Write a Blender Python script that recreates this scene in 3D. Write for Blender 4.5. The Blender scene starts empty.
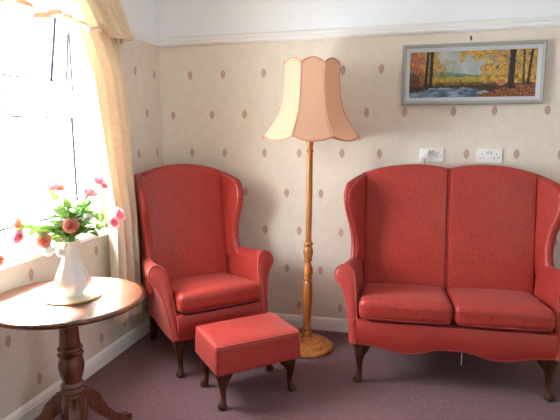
import bpy, math, random
from math import sin, cos, pi, sqrt, radians
from mathutils import Vector, Matrix, noise

random.seed(7)
SC = bpy.context.scene
COL = SC.collection

# ------------------------------------------------------------------ helpers
def lin(r, g, b):
    def f(c):
        c /= 255.0
        return c / 12.92 if c <= 0.04045 else ((c + 0.055) / 1.055) ** 2.4
    return (f(r), f(g), f(b), 1.0)

def lerp(a, b, t): return a + (b - a) * t
def clamp(x, a=0.0, b=1.0): return max(a, min(b, x))
def smooth(a, b, x):
    t = clamp((x - a) / (b - a)); return t * t * (3 - 2 * t)
def interp(tab, x):
    """smooth (catmull-like) interpolation in a table of (x, y)."""
    if x <= tab[0][0]: return tab[0][1]
    if x >= tab[-1][0]: return tab[-1][1]
    for i in range(len(tab) - 1):
        x0, y0 = tab[i]; x1, y1 = tab[i + 1]
        if x0 <= x <= x1:
            h = x1 - x0
            def m(k):
                if k <= 0 or k >= len(tab) - 1:
                    k0 = max(0, k - 1); k1 = min(len(tab) - 1, k + 1)
                    return (tab[k1][1] - tab[k0][1]) / (tab[k1][0] - tab[k0][0])
                d0 = (tab[k][1] - tab[k - 1][1]) / (tab[k][0] - tab[k - 1][0])
                d1 = (tab[k + 1][1] - tab[k][1]) / (tab[k + 1][0] - tab[k][0])
                return 0.0 if d0 * d1 <= 0 else 2 * d0 * d1 / (d0 + d1)
            t = (x - x0) / h
            return ((2*t**3 - 3*t**2 + 1) * y0 + (t**3 - 2*t**2 + t) * h * m(i)
                    + (-2*t**3 + 3*t**2) * y1 + (t**3 - t**2) * h * m(i + 1))
    return tab[-1][1]

class MB:
    """collects shapes; build() links them as ONE mesh object."""
    def __init__(self): self.v = []; self.f = []
    def add(self, vs, fs):
        o = len(self.v)
        self.v += [Vector(p) for p in vs]
        self.f += [tuple(i + o for i in q) for q in fs]
        return self
    def box(self, x0, x1, y0, y1, z0, z1):
        vs = [(x, y, z) for x in (x0, x1) for y in (y0, y1) for z in (z0, z1)]
        return self.add(vs, [(0,1,3,2), (4,6,7,5), (0,4,5,1), (2,3,7,6), (0,2,6,4), (1,5,7,3)])
    def loft(self, rings, cap=True, closed=False):
        n = len(rings[0]); vs = [p for r in rings for p in r]; fs = []
        m = len(rings)
        for i in range(m if closed else m - 1):
            a = i * n; b = ((i + 1) % m) * n
            for j in range(n):
                k = (j + 1) % n
                fs.append((a + j, a + k, b + k, b + j))
        if cap and not closed:
            fs.append(tuple(reversed(range(n)))); fs.append(tuple(range((m - 1) * n, m * n)))
        return self.add(vs, fs)
    def lathe(self, prof, seg=40, c=(0, 0, 0), mod=None):
        rings = []
        for r, z in prof:
            rings.append([(c[0] + r * (mod(k * 2 * pi / seg, z) if mod else 1) * cos(k * 2 * pi / seg),
                           c[1] + r * (mod(k * 2 * pi / seg, z) if mod else 1) * sin(k * 2 * pi / seg), c[2] + z) for k in range(seg)])
        return self.loft(rings)
    def tube(self, pts, rad, seg=8, closed=False, squash=None):
        pts = [Vector(p) for p in pts]; n = len(pts)
        rr = rad if hasattr(rad, '__len__') else [rad] * n
        rings = []; up = None
        for i, p in enumerate(pts):
            if closed: t = pts[(i + 1) % n] - pts[i - 1]
            else: t = pts[min(i + 1, n - 1)] - pts[max(i - 1, 0)]
            t = t.normalized() if t.length > 1e-9 else Vector((0, 0, 1))
            if up is None:
                up = t.orthogonal().normalized()
            else:
                up = up - t * up.dot(t)
                up = up.normalized() if up.length > 1e-6 else t.orthogonal().normalized()
            s = t.cross(up)
            rings.append([p + (up * cos(a) + s * sin(a)) * rr[i] for a in [k * 2 * pi / seg for k in range(seg)]])
        return self.loft(rings, cap=not closed, closed=closed)
    def rbox(self, size, r, c=(0, 0, 0), n=7, deform=None):
        """rounded box, clustered grid on each face."""
        h = [s / 2 for s in size]
        vid = {}; vs = []; fs = []
        def params(hh):
            inner = [-hh + r + (2 * hh - 2 * r) * k / n for k in range(n + 1)]
            lo = [-hh + r - r * sin(pi / 4 * k / 3) / sin(pi / 4) for k in (3, 2, 1)]
            return lo + inner + [-x for x in reversed(lo)]
        P = [params(x) for x in h]
        def pt(p):
            key = tuple(round(q, 6) for q in p)
            if key in vid: return vid[key]
            cl = Vector([max(-h[i] + r, min(h[i] - r, p[i])) for i in range(3)])
            d = Vector(p) - cl
            q = cl + d.normalized() * r if d.length > 1e-9 else Vector(p)
            if deform: q = Vector(deform(q))
            vid[key] = len(vs); vs.append(q + Vector(c)); return vid[key]
        for ax in range(3):
            a, b = [(1, 2), (2, 0), (0, 1)][ax]
            for sg in (-1, 1):
                for i in range(len(P[a]) - 1):
                    for j in range(len(P[b]) - 1):
                        q = []
                        for (ii, jj) in ((i, j), (i + 1, j), (i + 1, j + 1), (i, j + 1)):
                            p = [0, 0, 0]; p[ax] = sg * h[ax]; p[a] = P[a][ii]; p[b] = P[b][jj]
                            q.append(pt(p))
                        fs.append(tuple(q) if sg > 0 else tuple(reversed(q)))
        return self.add(vs, fs)
    def slab(self, fn, nu, nv, T, R, bulge=None):
        """a padded panel about the mid surface fn(u, v), edges rounded over R."""
        us = [0.5 - 0.5 * cos(pi * i / nu) for i in range(nu + 1)]
        vv = [0.5 - 0.5 * cos(pi * i / nv) for i in range(nv + 1)]
        P = [[Vector(fn(u, v)) for v in vv] for u in us]
        def dist(i, j):
            a = sum((P[k + 1][j] - P[k][j]).length for k in range(i)); b = sum((P[k + 1][j] - P[k][j]).length for k in range(i, nu))
            c = sum((P[i][k + 1] - P[i][k]).length for k in range(j)); d = sum((P[i][k + 1] - P[i][k]).length for k in range(j, nv))
            return min(a, b, c, d)
        F = {}; B = {}; vs = []
        for i in range(nu + 1):
            for j in range(nv + 1):
                e = 1e-3; u, v = us[i], vv[j]
                du = Vector(fn(min(1, u + e), v)) - Vector(fn(max(0, u - e), v))
                dv = Vector(fn(u, min(1, v + e))) - Vector(fn(u, max(0, v - e)))
                nn = du.cross(dv); nn = nn.normalized() if nn.length > 1e-12 else Vector((0, -1, 0))
                k = clamp(dist(i, j) / R); t = T / 2 * sqrt(max(0, 1 - (1 - k) ** 2))
                if i in (0, nu) or j in (0, nv):
                    F[i, j] = B[i, j] = len(vs); vs.append(P[i][j])
                else:
                    bl = bulge(u, v) if bulge else 0
                    F[i, j] = len(vs); vs.append(P[i][j] + nn * (t + bl))
                    B[i, j] = len(vs); vs.append(P[i][j] - nn * t)
        fs = []
        for i in range(nu):
            for j in range(nv):
                fs.append((F[i, j], F[i + 1, j], F[i + 1, j + 1], F[i, j + 1]))
                fs.append((B[i, j], B[i, j + 1], B[i + 1, j + 1], B[i + 1, j]))
        return self.add(vs, fs)
    def sheet(self, fn, nu, nv, closed_u=False):
        vs = [fn(i / nu, j / nv) for i in range(nu + (0 if closed_u else 1)) for j in range(nv + 1)]
        m = nv + 1; N = nu if closed_u else nu + 1; fs = []
        for i in range(nu):
            for j in range(nv):
                a = i * m + j; b = ((i + 1) % N) * m + j
                fs.append((a, b, b + 1, a + 1))
        return self.add(vs, fs)
    def build(self, name, mat, parent=None, smooth=True, bevel=0, solid=0, angle=40):
        me = bpy.data.meshes.new(name); me.from_pydata([tuple(p) for p in self.v], [], self.f)
        import bmesh
        bm = bmesh.new(); bm.from_mesh(me)
        bmesh.ops.recalc_face_normals(bm, faces=bm.faces[:])
        bm.to_mesh(me); bm.free()
        o = bpy.data.objects.new(name, me); COL.objects.link(o)
        for m in (mat if isinstance(mat, (list, tuple)) else [mat]): me.materials.append(m)
        if smooth:
            for p in me.polygons: p.use_smooth = True
            try: me.set_sharp_from_angle(angle=radians(angle))
            except Exception: pass
        if bevel:
            b = o.modifiers.new('bevel', 'BEVEL'); b.width = bevel; b.segments = 2; b.limit_method = 'ANGLE'
        if solid:
            s = o.modifiers.new('solid', 'SOLIDIFY'); s.thickness = solid; s.offset = 0
        if parent: o.parent = parent
        return o

def tag(o, label=None, cat=None, group=None, kind=None):
    if label: o['label'] = label
    if cat: o['category'] = cat
    if group: o['group'] = group
    if kind: o['kind'] = kind
    return o

def thing(name, label, cat, loc=(0, 0, 0), rz=0, group=None, kind=None):
    o = bpy.data.objects.new(name, None); COL.objects.link(o)
    o.empty_display_size = 0.1; o.location = loc; o.rotation_euler = (0, 0, rz)
    return tag(o, label, cat, group, kind)

# ------------------------------------------------------------------ materials
def new_mat(name):
    m = bpy.data.materials.new(name); m.use_nodes = True
    nt = m.node_tree; b = nt.nodes['Principled BSDF']
    return m, nt, b
class NT:
    def __init__(self, nt): self.nt = nt
    def n(self, t, **kw):
        x = self.nt.nodes.new(t)
        for k, v in kw.items(): setattr(x, k, v)
        return x
    def link(self, a, b): self.nt.links.new(a, b)
    def val(self, sock, v):
        if hasattr(v, 'is_output') or isinstance(v, bpy.types.NodeSocket): self.link(v, sock)
        else: sock.default_value = v
    def m(self, op, a, b=0.0, c=None):
        x = self.n('ShaderNodeMath', operation=op)
        self.val(x.inputs[0], a); self.val(x.inputs[1], b)
        if c is not None: self.val(x.inputs[2], c)
        return x.outputs[0]
    def mix(self, fac, a, b, mode='MIX'):
        x = self.n('ShaderNodeMix', data_type='RGBA', blend_type=mode)
        self.val(x.inputs[0], fac); self.val(x.inputs[6], a); self.val(x.inputs[7], b)
        return x.outputs[2]
    def noise(self, scale, detail=3, vec=None, rough=0.55):
        x = self.n('ShaderNodeTexNoise'); x.inputs['Scale'].default_value = scale
        x.inputs['Detail'].default_value = detail; x.inputs['Roughness'].default_value = rough
        if vec is not None: self.link(vec, x.inputs['Vector'])
        return x.outputs[0]
    def ramp(self, fac, stops):
        x = self.n('ShaderNodeValToRGB'); self.link(fac, x.inputs[0])
        e = x.color_ramp.elements
        while len(e) < len(stops): e.new(0.5)
        for k, (p, c) in enumerate(stops): e[k].position = p; e[k].color = c
        return x.outputs[0]
    def bump(self, h, strength, dist, b):
        x = self.n('ShaderNodeBump'); x.inputs['Strength'].default_value = strength; x.inputs['Distance'].default_value = dist
        self.link(h, x.inputs['Height']); self.link(x.outputs[0], b.inputs['Normal'])
    def obj(self):
        return self.n('ShaderNodeTexCoord').outputs['Object']

def plain(name, c, rough=0.5, spec=0.5, metal=0.0, coat=0.0):
    m, nt, b = new_mat(name)
    b.inputs['Base Color'].default_value = c; b.inputs['Roughness'].default_value = rough
    b.inputs['Specular IOR Level'].default_value = spec; b.inputs['Metallic'].default_value = metal
    b.inputs['Coat Weight'].default_value = coat
    return m

def wood(name, c0, c1, rough, coat=0.0, axis='Z', scale=1.0, spec=0.5):
    m, nt, b = new_mat(name); N = NT(nt)
    co = N.obj(); mp = N.n('ShaderNodeMapping'); N.link(co, mp.inputs[0])
    s = [14 * scale] * 3; s['XYZ'.index(axis)] = 1.2 * scale
    mp.inputs['Scale'].default_value = s
    g = N.noise(3.0, 5, mp.outputs[0], 0.65)
    N.link(N.ramp(g, [(0.32, c0), (0.68, c1)]), b.inputs['Base Color'])
    b.inputs['Roughness'].default_value = rough; b.inputs['Coat Weight'].default_value = coat
    b.inputs['Coat Roughness'].default_value = 0.12; b.inputs['Specular IOR Level'].default_value = spec
    return m

def fabric(name, c0, c1, rough=0.42, spec=0.5, sheen=0.10, scale=170.0, bump=0.14):
    m, nt, b = new_mat(name); N = NT(nt)
    co = N.obj()
    g = N.noise(scale, 2, co, 0.6); big = N.noise(9, 3, co)
    col = N.ramp(g, [(0.34, c0), (0.66, c1)])
    col = N.mix(0.12, col, N.ramp(big, [(0.3, c0), (0.7, c1)]))
    N.link(col, b.inputs['Base Color'])
    b.inputs['Roughness'].default_value = rough; b.inputs['Specular IOR Level'].default_value = spec
    b.inputs['Sheen Weight'].default_value = sheen; b.inputs['Sheen Roughness'].default_value = 0.45
    b.inputs['Sheen Tint'].default_value = (1.0, 0.75, 0.72, 1)
    N.bump(g, bump, 0.002, b)
    return m

def cloth(name, c0, c1, trans=0.5, scale=60):
    m, nt, b = new_mat(name); N = NT(nt)
    co = N.obj(); g = N.noise(scale, 3, co)
    col = N.ramp(g, [(0.3, c0), (0.7, c1)])
    N.link(col, b.inputs['Base Color']); b.inputs['Roughness'].default_value = 0.75
    b.inputs['Specular IOR Level'].default_value = 0.2
    t = N.n('ShaderNodeBsdfTranslucent'); N.link(col, t.inputs[0])
    mx = N.n('ShaderNodeMixShader'); mx.inputs[0].default_value = trans
    N.link(b.outputs[0], mx.inputs[1]); N.link(t.outputs[0], mx.inputs[2])
    N.link(mx.outputs[0], nt.nodes['Material Output'].inputs[0])
    return m

RED0, RED1 = lin(134, 33, 27), lin(192, 62, 53)
M_red = fabric('red_fabric', RED0, RED1, scale=150.0)
M_pipe = fabric('red_piping', lin(160, 50, 44), lin(196, 80, 72), scale=220)
M_pipe_dark = fabric('red_seam', lin(120, 30, 30), lin(150, 42, 40), scale=220)
M_legwood = wood('dark_leg_wood', lin(46, 23, 13), lin(88, 48, 26), 0.5, 0.0, spec=0.25)
M_lampwood = wood('honey_wood', lin(150, 84, 30), lin(196, 124, 58), 0.35, 0.25)
M_tabwood = wood('table_top_wood', lin(92, 45, 24), lin(136, 74, 42), 0.34, 0.5, axis='Y', scale=0.9)
M_pedwood = wood('pedestal_wood', lin(70, 31, 14), lin(112, 56, 27), 0.2, 0.7)
M_white = plain('white_gloss_paint', lin(240, 241, 241), 0.4)
M_upvc = plain('white_upvc', lin(250, 250, 250), 0.35)
M_dark = plain('dark_rubber', lin(26, 28, 46), 0.7, 0.2)
M_socket = plain('white_plastic', lin(240, 240, 238), 0.35)
M_hole = plain('dark_slot', lin(70, 66, 62), 0.6)
M_plug = plain('white_plug_plastic', lin(246, 246, 246), 0.35)
M_cable = plain('grey_cable', lin(150, 145, 140), 0.5)
M_ceiling = plain('ceiling_paint', lin(246, 246, 245), 0.85, 0.1)
M_porcelain = plain('white_porcelain', lin(236, 236, 238), 0.18, 0.5, coat=0.3)
M_mat = plain('cream_mat', lin(236, 228, 206), 0.5)
M_matrim = plain('tan_rim', lin(196, 160, 92), 0.4)
M_stem = plain('green_stem', lin(92, 124, 52), 0.5)
M_tape = plain('pale_tape', lin(200, 200, 205), 0.6)
M_brass = plain('brass', lin(120, 96, 60), 0.35, metal=0.8)
M_sheer = cloth('peach_curtain_cloth', lin(238, 220, 196), lin(247, 234, 214), 0.22)
M_val = cloth('cream_valance_cloth', lin(244, 230, 204), lin(250, 240, 220), 0.40)
M_hem = cloth('tan_hem_cloth', lin(234, 210, 186), lin(242, 222, 202), 0.3)
M_shade = cloth('peach_shade_cloth', lin(245, 212, 183), lin(250, 222, 198), 0.55, 120)
M_shadetrim = fabric('shade_braid', lin(190, 128, 100), lin(212, 152, 122), scale=200, sheen=0.1)
def leafmat(name, a, b_):
    return cloth(name, a, b_, 0.35, 30)
M_leaf = leafmat('green_leaf', lin(130, 172, 72), lin(186, 216, 124))
M_leafd = leafmat('deep_green_leaf', lin(84, 126, 52), lin(136, 174, 84))
M_pink = cloth('pink_petal', lin(246, 164, 182), lin(253, 212, 220), 0.62, 40)
M_coral = cloth('coral_petal', lin(252, 182, 166), lin(254, 220, 208), 0.6, 40)
M_pale = cloth('peach_petal', lin(246, 178, 152), lin(250, 206, 184), 0.3, 40)
M_wflower = cloth('white_petal', lin(250, 250, 248), lin(254, 254, 252), 0.6, 40)

def carpet_mat():
    m, nt, b = new_mat('mauve_carpet'); N = NT(nt); co = N.obj()
    g = N.noise(130, 3, co, 0.7); k = N.noise(36, 4, co, 0.6); big = N.noise(1.7, 3, co)
    col = N.ramp(g, [(0.30, lin(57, 31, 34)), (0.5, lin(102, 67, 70)), (0.70, lin(151, 112, 114))])
    col = N.mix(0.35, col, N.ramp(k, [(0.3, lin(92, 58, 66)), (0.7, lin(140, 104, 112))]))
    col = N.mix(0.2, col, N.ramp(big, [(0.3, lin(104, 68, 76)), (0.7, lin(136, 98, 106))]))
    N.link(col, b.inputs['Base Color']); b.inputs['Roughness'].default_value = 0.95
    b.inputs['Specular IOR Level'].default_value = 0.1
    b.inputs['Sheen Weight'].default_value = 0.15
    N.bump(g, 0.5, 0.006, b)
    return m
M_carpet = carpet_mat()

def wallpaper(name, axis, sign, phases):
    m, nt, b = new_mat(name); N = NT(nt)
    pos = N.n('ShaderNodeNewGeometry').outputs['Position']
    sp = N.n('ShaderNodeSeparateXYZ'); N.link(pos, sp.inputs[0])
    a = sp.outputs[axis]; z = sp.outputs[2]
    if sign < 0: a = N.m('MULTIPLY', a, -1.0)
    mott = N.noise(16, 6, pos, 0.65); fine = N.noise(90, 3, pos, 0.6)
    base = N.ramp(mott, [(0.3, lin(222, 213, 199)), (0.7, lin(234, 227, 215))])
    base = N.mix(0.25, base, N.ramp(fine, [(0.3, lin(212, 202, 187)), (0.7, lin(238, 232, 221))]))
    tot = None
    wob = N.m('MULTIPLY', N.m('SUBTRACT', N.noise(55, 2, pos), 0.5), 0.35)
    for a0, z0 in phases:
        da = N.m('ABSOLUTE', N.m('SUBTRACT', N.m('FLOORED_MODULO', N.m('ADD', a, 0.27 - a0), 0.54), 0.27))
        dzs = N.m('SUBTRACT', N.m('FLOORED_MODULO', N.m('ADD', z, 0.27 - z0), 0.54), 0.27)
        dz = N.m('ABSOLUTE', dzs)
        # body: a little pine cone / tulip shape, pointed at both ends
        r = N.m('ADD', N.m('POWER', N.m('DIVIDE', da, 0.0190), 1.7), N.m('POWER', N.m('DIVIDE', dz, 0.033), 1.5))
        r = N.m('ADD', r, wob)
        body = N.n('ShaderNodeMapRange'); body.inputs[1].default_value = 1.12; body.inputs[2].default_value = 0.72
        N.link(r, body.inputs[0])
        rows = N.m('MULTIPLY_ADD', N.m('SINE', N.m('ADD', N.m('MULTIPLY', dzs, 420.0), N.m('MULTIPLY', da, 220.0))), 0.14, 0.80)
        one = N.m('MULTIPLY', body.outputs[0], rows)
        tot = one if tot is None else N.m('MAXIMUM', tot, one)
    mc = N.ramp(fine, [(0.3, lin(150, 88, 80)), (0.7, lin(188, 130, 118))])
    col = N.mix(N.m('MULTIPLY', tot, 0.78), base, mc)
    up = N.m('GREATER_THAN', z, 2.0)
    col = N.mix(up, col, lin(240, 245, 250))
    N.link(col, b.inputs['Base Color']); b.inputs['Roughness'].default_value = 0.6
    b.inputs['Specular IOR Level'].default_value = 0.25
    N.bump(fine, 0.15, 0.002, b)
    return m
M_wallB = wallpaper('wallpaper_back', 0, 1, [(0.237, 0.705), (0.484, 0.705), (0.096, 0.43), (0.395, 0.43)])
M_wallL = wallpaper('wallpaper_left', 1, -1, [(0.075, 0.71), (0.335, 0.71), (0.20, 0.44), (0.515, 0.44)])

def glass_mat():
    m, nt, b = new_mat('window_glass'); N = NT(nt)
    t = N.n('ShaderNodeBsdfTransparent'); t.inputs[0].default_value = (0.97, 0.98, 0.98, 1)
    g = N.n('ShaderNodeBsdfGlossy'); g.inputs['Roughness'].default_value = 0.02
    lw = N.n('ShaderNodeLayerWeight'); fac = N.m('MULTIPLY_ADD', N.m('POWER', lw.outputs['Facing'], 4.0), 0.5, 0.03)
    mx = N.n('ShaderNodeMixShader'); N.link(fac, mx.inputs[0])
    N.link(t.outputs[0], mx.inputs[1]); N.link(g.outputs[0], mx.inputs[2])
    N.link(mx.outputs[0], nt.nodes['Material Output'].inputs[0])
    return m
M_glass = glass_mat()

# ------------------------------------------------------------------ the room
XR, YR, ZC = 4.3, -4.5, 2.62
WY0, WY1, WZ0, WZ1 = -1.74, -0.82, 0.80, 2.14            # window opening in the left wall
def struct(o): o['kind'] = 'structure'; return o

struct(MB().box(-0.3, XR + 0.2, YR - 0.2, 0.2, -0.1, 0.0).build('floor', M_carpet, smooth=False))
struct(MB().box(-0.3, XR + 0.2, YR - 0.2, 0.2, ZC, ZC + 0.1).build('ceiling', M_ceiling, smooth=False))
struct(MB().box(-0.3, XR + 0.2, 0.0, 0.2, 0.0, ZC).build('wall_back', M_wallB, smooth=False))
w = MB()
w.box(-0.3, 0, WY1, 0, 0, ZC).box(-0.3, 0, YR, WY0, 0, ZC).box(-0.3, 0, WY0, WY1, 0, WZ0).box(-0.3, 0, WY0, WY1, WZ1, ZC)
struct(w.build('wall_left', M_wallL, smooth=False))
RY0, RY1, RZ0, RZ1 = -4.35, -3.93, 0.85, 2.15                # opening added in the right wall to let in fill light
w = MB()
w.box(XR, XR + 0.2, RY1, 0.2, 0, ZC).box(XR, XR + 0.2, YR - 0.2, RY0, 0, ZC).box(XR, XR + 0.2, RY0, RY1, 0, RZ0).box(XR, XR + 0.2, RY0, RY1, RZ1, ZC)
struct(w.build('wall_right', M_wallL, smooth=False))
struct(MB().box(-0.3, XR, YR - 0.2, YR, 0, ZC).build('wall_front', M_wallB, smooth=False))

def run(prof, wall):
    """extrude a (depth, z) profile along a wall."""
    m = MB()
    if wall == 'back': rings = [[(x, -d, z) for d, z in prof] for x in (0.0, XR)]
    else: rings = [[(d, y, z) for d, z in prof] for y in (0.0, YR)]
    return m.loft(rings)
SK = [(0, 0), (0.018, 0), (0.018, 0.058), (0.014, 0.066), (0.016, 0.072), (0.011, 0.082), (0.006, 0.088), (0.0, 0.092)]
struct(run(SK, 'back').build('baseboard_back', M_white, smooth=False))
struct(run(SK, 'left').build('baseboard_left', M_white, smooth=False))
PR = [(0, 1.986), (0.012, 1.988), (0.022, 2.0), (0.022, 2.012), (0.014, 2.02), (0.02, 2.03), (0.02, 2.04), (0.008, 2.05), (0, 2.052)]
struct(run(PR, 'back').build('trim_1', M_white, smooth=False))
m = MB()
for y0, y1 in ((0, -0.70), (WY0 - 0.1, YR)):
    m.loft([[(d, y, z) for d, z in PR] for y in (y0, y1)])
struct(m.build('trim_2', M_white, smooth=False))

# ------------------------------------------------------------------ window
win = thing('window_1', 'white framed window with an open top fanlight above the table', 'window', kind='structure')
FX0, FX1 = -0.13, -0.07
GB, TR0, TR1, FT = 0.935, 1.475, 1.600, 2.07
fr = MB()
fr.box(FX0, FX1, WY1 - 0.075, WY1, WZ0, WZ1).box(FX0, FX1, WY0, WY0 + 0.075, WZ0, WZ1)
fr.box(FX0, FX1, WY0 + 0.075, WY1 - 0.075, WZ0, GB).box(FX0, FX1, WY0 + 0.075, WY1 - 0.075, FT, WZ1)
fr.box(FX0, FX1, WY0 + 0.075, WY1 - 0.075, TR0, TR1)
fr.build('window_frame', M_upvc, win, smooth=False, bevel=0.004)
rv = MB()
rv.box(-0.07, 0.002, WY1 - 0.004, WY1 + 0.002, WZ0, WZ1).box(-0.07, 0.002, WY0 - 0.002, WY0 + 0.004, WZ0, WZ1).box(-0.07, 0.002, WY0, WY1, WZ1 - 0.004, WZ1 + 0.002)
rv.build('reveal_lining', M_upvc, win, smooth=False)
sl = MB().rbox((0.155, 1.02, 0.034), 0.012, (-0.0175, -1.28, 0.812), n=4)
sl.build('window_sill', M_upvc, win)
for y0, y1 in ((WY0 + 0.075, WY1 - 0.075),):
    g = MB().box(-0.105, -0.098, y0 - 0.004, y1 + 0.004, GB - 0.004, TR0 + 0.004).build('glass_pane', M_glass, win, smooth=False)
    k = MB(); t = 0.008
    k.box(-0.097, -0.088, y0, y1, TR0 - t, TR0).box(-0.097, -0.088, y0, y1, GB, GB + t).box(-0.097, -0.088, y1 - t, y1, GB, TR0).box(-0.097, -0.088, y0, y0 + t, GB, TR0)
    k.build('gasket', M_dark, g, smooth=False)
# fanlight, hinged at the top and pushed open
ys0, ys1, zs0 = -1.655, -0.905, TR1 + 0.008
sash = bpy.data.objects.new('fanlight_sash', None); COL.objects.link(sash); sash.parent = win
sash.location = (-0.10, 0, FT - 0.005); sash.rotation_euler = (0, radians(9), 0)
H_ = FT - 0.005 - zs0
s = MB(); b = 0.062
s.box(-0.022, 0.022, ys1 - b, ys1, -H_, 0).box(-0.022, 0.022, ys0, ys0 + b, -H_, 0).box(-0.022, 0.022, ys0 + b, ys1 - b, -H_, -H_ + b).box(-0.022, 0.022, ys0 + b, ys1 - b, -b, 0)
s.build('sash_rail', M_upvc, sash, smooth=False, bevel=0.003)
MB().box(-0.004, 0.004, ys0 + b - 0.004, ys1 - b + 0.004, -H_ + b - 0.004, -b + 0.004).build('glass_pane', M_glass, sash, smooth=False)
s = MB()
s.box(0.004, 0.012, ys1 - b - 0.012, ys1 - b, -H_ + b, -b).box(0.004, 0.0235, ys0 + b, ys0 + b + 0.007, -H_ + b, -b).box(0.004, 0.0235, ys0 + b, ys1 - b, -H_ + b, -H_ + b + 0.006)
s.build('gasket', M_dark, sash, smooth=False)
MB().box(0.022, 0.034, -1.27, -1.235, -H_ + 0.006, -H_ + 0.02).tube([(0.036, -1.25, -H_ + 0.013), (0.05, -1.25, -H_ + 0.005), (0.056, -1.25, -H_ - 0.03)], 0.006).build('handle', M_socket, sash)
st = MB()
st.tube([(-0.075, -0.908, 1.93), (-0.09, -0.908, 1.78), (-0.112, -0.908, 1.63)], 0.005, 6)
st.tube([(-0.072, -0.9, 1.965), (-0.072, -0.904, 1.62)], 0.0045, 6)
st.build('stay_arm', plain('grey_steel', lin(70, 72, 84), 0.4, metal=0.3), win)

# unseen window added in the right wall as a fill light
w2 = thing('fill_window', 'white framed window added out of view in the right wall for fill light', 'window', kind='structure')
fr = MB()
fr.box(XR + 0.06, XR + 0.13, RY0, RY0 + 0.07, RZ0, RZ1).box(XR + 0.06, XR + 0.13, RY1 - 0.07, RY1, RZ0, RZ1)
fr.box(XR + 0.06, XR + 0.13, RY0, RY1, RZ0, RZ0 + 0.07).box(XR + 0.06, XR + 0.13, RY0, RY1, RZ1 - 0.07, RZ1)
fr.box(XR + 0.06, XR + 0.13, -4.07, -4.03, RZ0, RZ1)
fr.build('window_frame', M_upvc, w2, smooth=False)
MB().box(XR + 0.095, XR + 0.10, RY0, RY1, RZ0, RZ1).build('glass_pane', M_glass, w2, smooth=False)

# ------------------------------------------------------------------ curtain and valance
ct = thing('curtain', 'long peach gathered curtain hanging at the right of the window', 'curtain', (0, 0, 0))
def curtain(u, v):
    z = 0.262 + v * (2.12 - 0.262)
    yl = interp([(0.26, -0.875), (0.85, -0.875), (1.2, -0.93), (1.6, -1.00), (1.9, -1.04), (2.3, -1.06)], z)
    yr = -0.598 + 0.035 * clamp((1.6 - z) / 1.0) + 0.006 * sin(z * 2.2) - 0.07 * smooth(1.86, 2.02, z)
    uu = u + 0.012 * sin(u * 9 + z * 1.3)
    y = lerp(yr, yl, uu)
    amp = interp([(0, 0.016), (0.12, 0.034), (1, 0.032)], u) * lerp(1.0, 0.72, clamp((z - 1.4) / 0.8))
    ph = u * 2 * pi * 4.3 + 0.35 * sin(z * 1.9 + u * 4)
    amp *= lerp(1.15, 0.40, smooth(1.75, 2.0, z))
    xc = lerp(0.068, 0.100, smooth(0.0, 0.35, u)) + 0.008; xc = lerp(xc, 0.052, smooth(1.65, 2.02, z))
    x = xc + amp * sin(ph) + 0.12 * amp * sin(ph * 2.3 + 1)
    x += 0.004 * noise.noise(Vector((u * 6, z * 1.5, 3)))
    return (x, y, z + (0.006 * sin(ph * 0.5) if v == 0 else 0))
MB().sheet(curtain, 120, 40).build('curtain_cloth', M_sheer, ct, solid=0.003)
MB().sheet(lambda u, v: (Vector(curtain(u, 0)) * (1 - v) + Vector(curtain(u, 0.028)) * v) + Vector((0.0022, 0, -0.002)), 120, 2).build('hem', M_hem, ct, solid=0.002)
tr = MB().tube([(0.05, -1.96, 2.235), (0.05, -0.69, 2.235)], 0.012, 8).build('curtain_track', M_white)
tag(tr, 'white curtain track fixed over the window behind the cream valance', 'curtain track')

va = thing('curtain_valance', 'cream gathered valance with a tan hem across the window top', 'valance', (0, 0, 0))
def valpath(s, z):
    """s: 0 at the wall end on the right, running along the window; z height."""
    k = clamp((2.30 - z) / 0.38)
    out = lerp(0.070, 0.145, k ** 1.2); ye = lerp(-0.650, -0.560, k ** 1.1)
    r = 0.06
    if s < out - r:
        return Vector((s + 0.004, ye, z)), Vector((0, 1, 0))
    if s < out - r + r * pi / 2:
        a = (s - (out - r)) / r
        return Vector((out - r + r * sin(a), ye - r + r * cos(a), z)), Vector((sin(a), cos(a), 0))
    d = s - (out - r + r * pi / 2)
    return Vector((out, ye - r - d, z)), Vector((1, 0, 0))
def valbottom(s):
    return 1.930 + 0.016 * sin(s * 2 * pi / 0.33 - 0.6) + 0.007 * sin(s * 31)
def valance(u, v):
    s = u * 1.62
    zb = valbottom(s); z = zb + v * (2.31 - zb)
    p, n = valpath(s, z)
    g = (1 - v)
    ph = s * 2 * pi / 0.10 + 0.8 * sin(s * 7)
    d = (0.008 + 0.017 * g) * sin(ph) + 0.008 * g * sin(ph * 0.37 + 1) + 0.006 * noise.noise(Vector((s * 9, z * 5, 1)))
    q = p + n * d
    q.x = max(q.x, 0.026)
    return q
MB().sheet(valance, 300, 16).build('valance_cloth', M_val, va, solid=0.003)
def hem(u, v):
    a = valance(u, 0.0); b = valance(u, 0.055); s = u * 1.62
    p = a.lerp(b, v); _, n = valpath(s, p.z)
    return p + n * 0.0035 + Vector((0, 0, -0.004 * (1 - v)))
MB().sheet(hem, 300, 3).build('hem', M_hem, va, solid=0.002)

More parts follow.
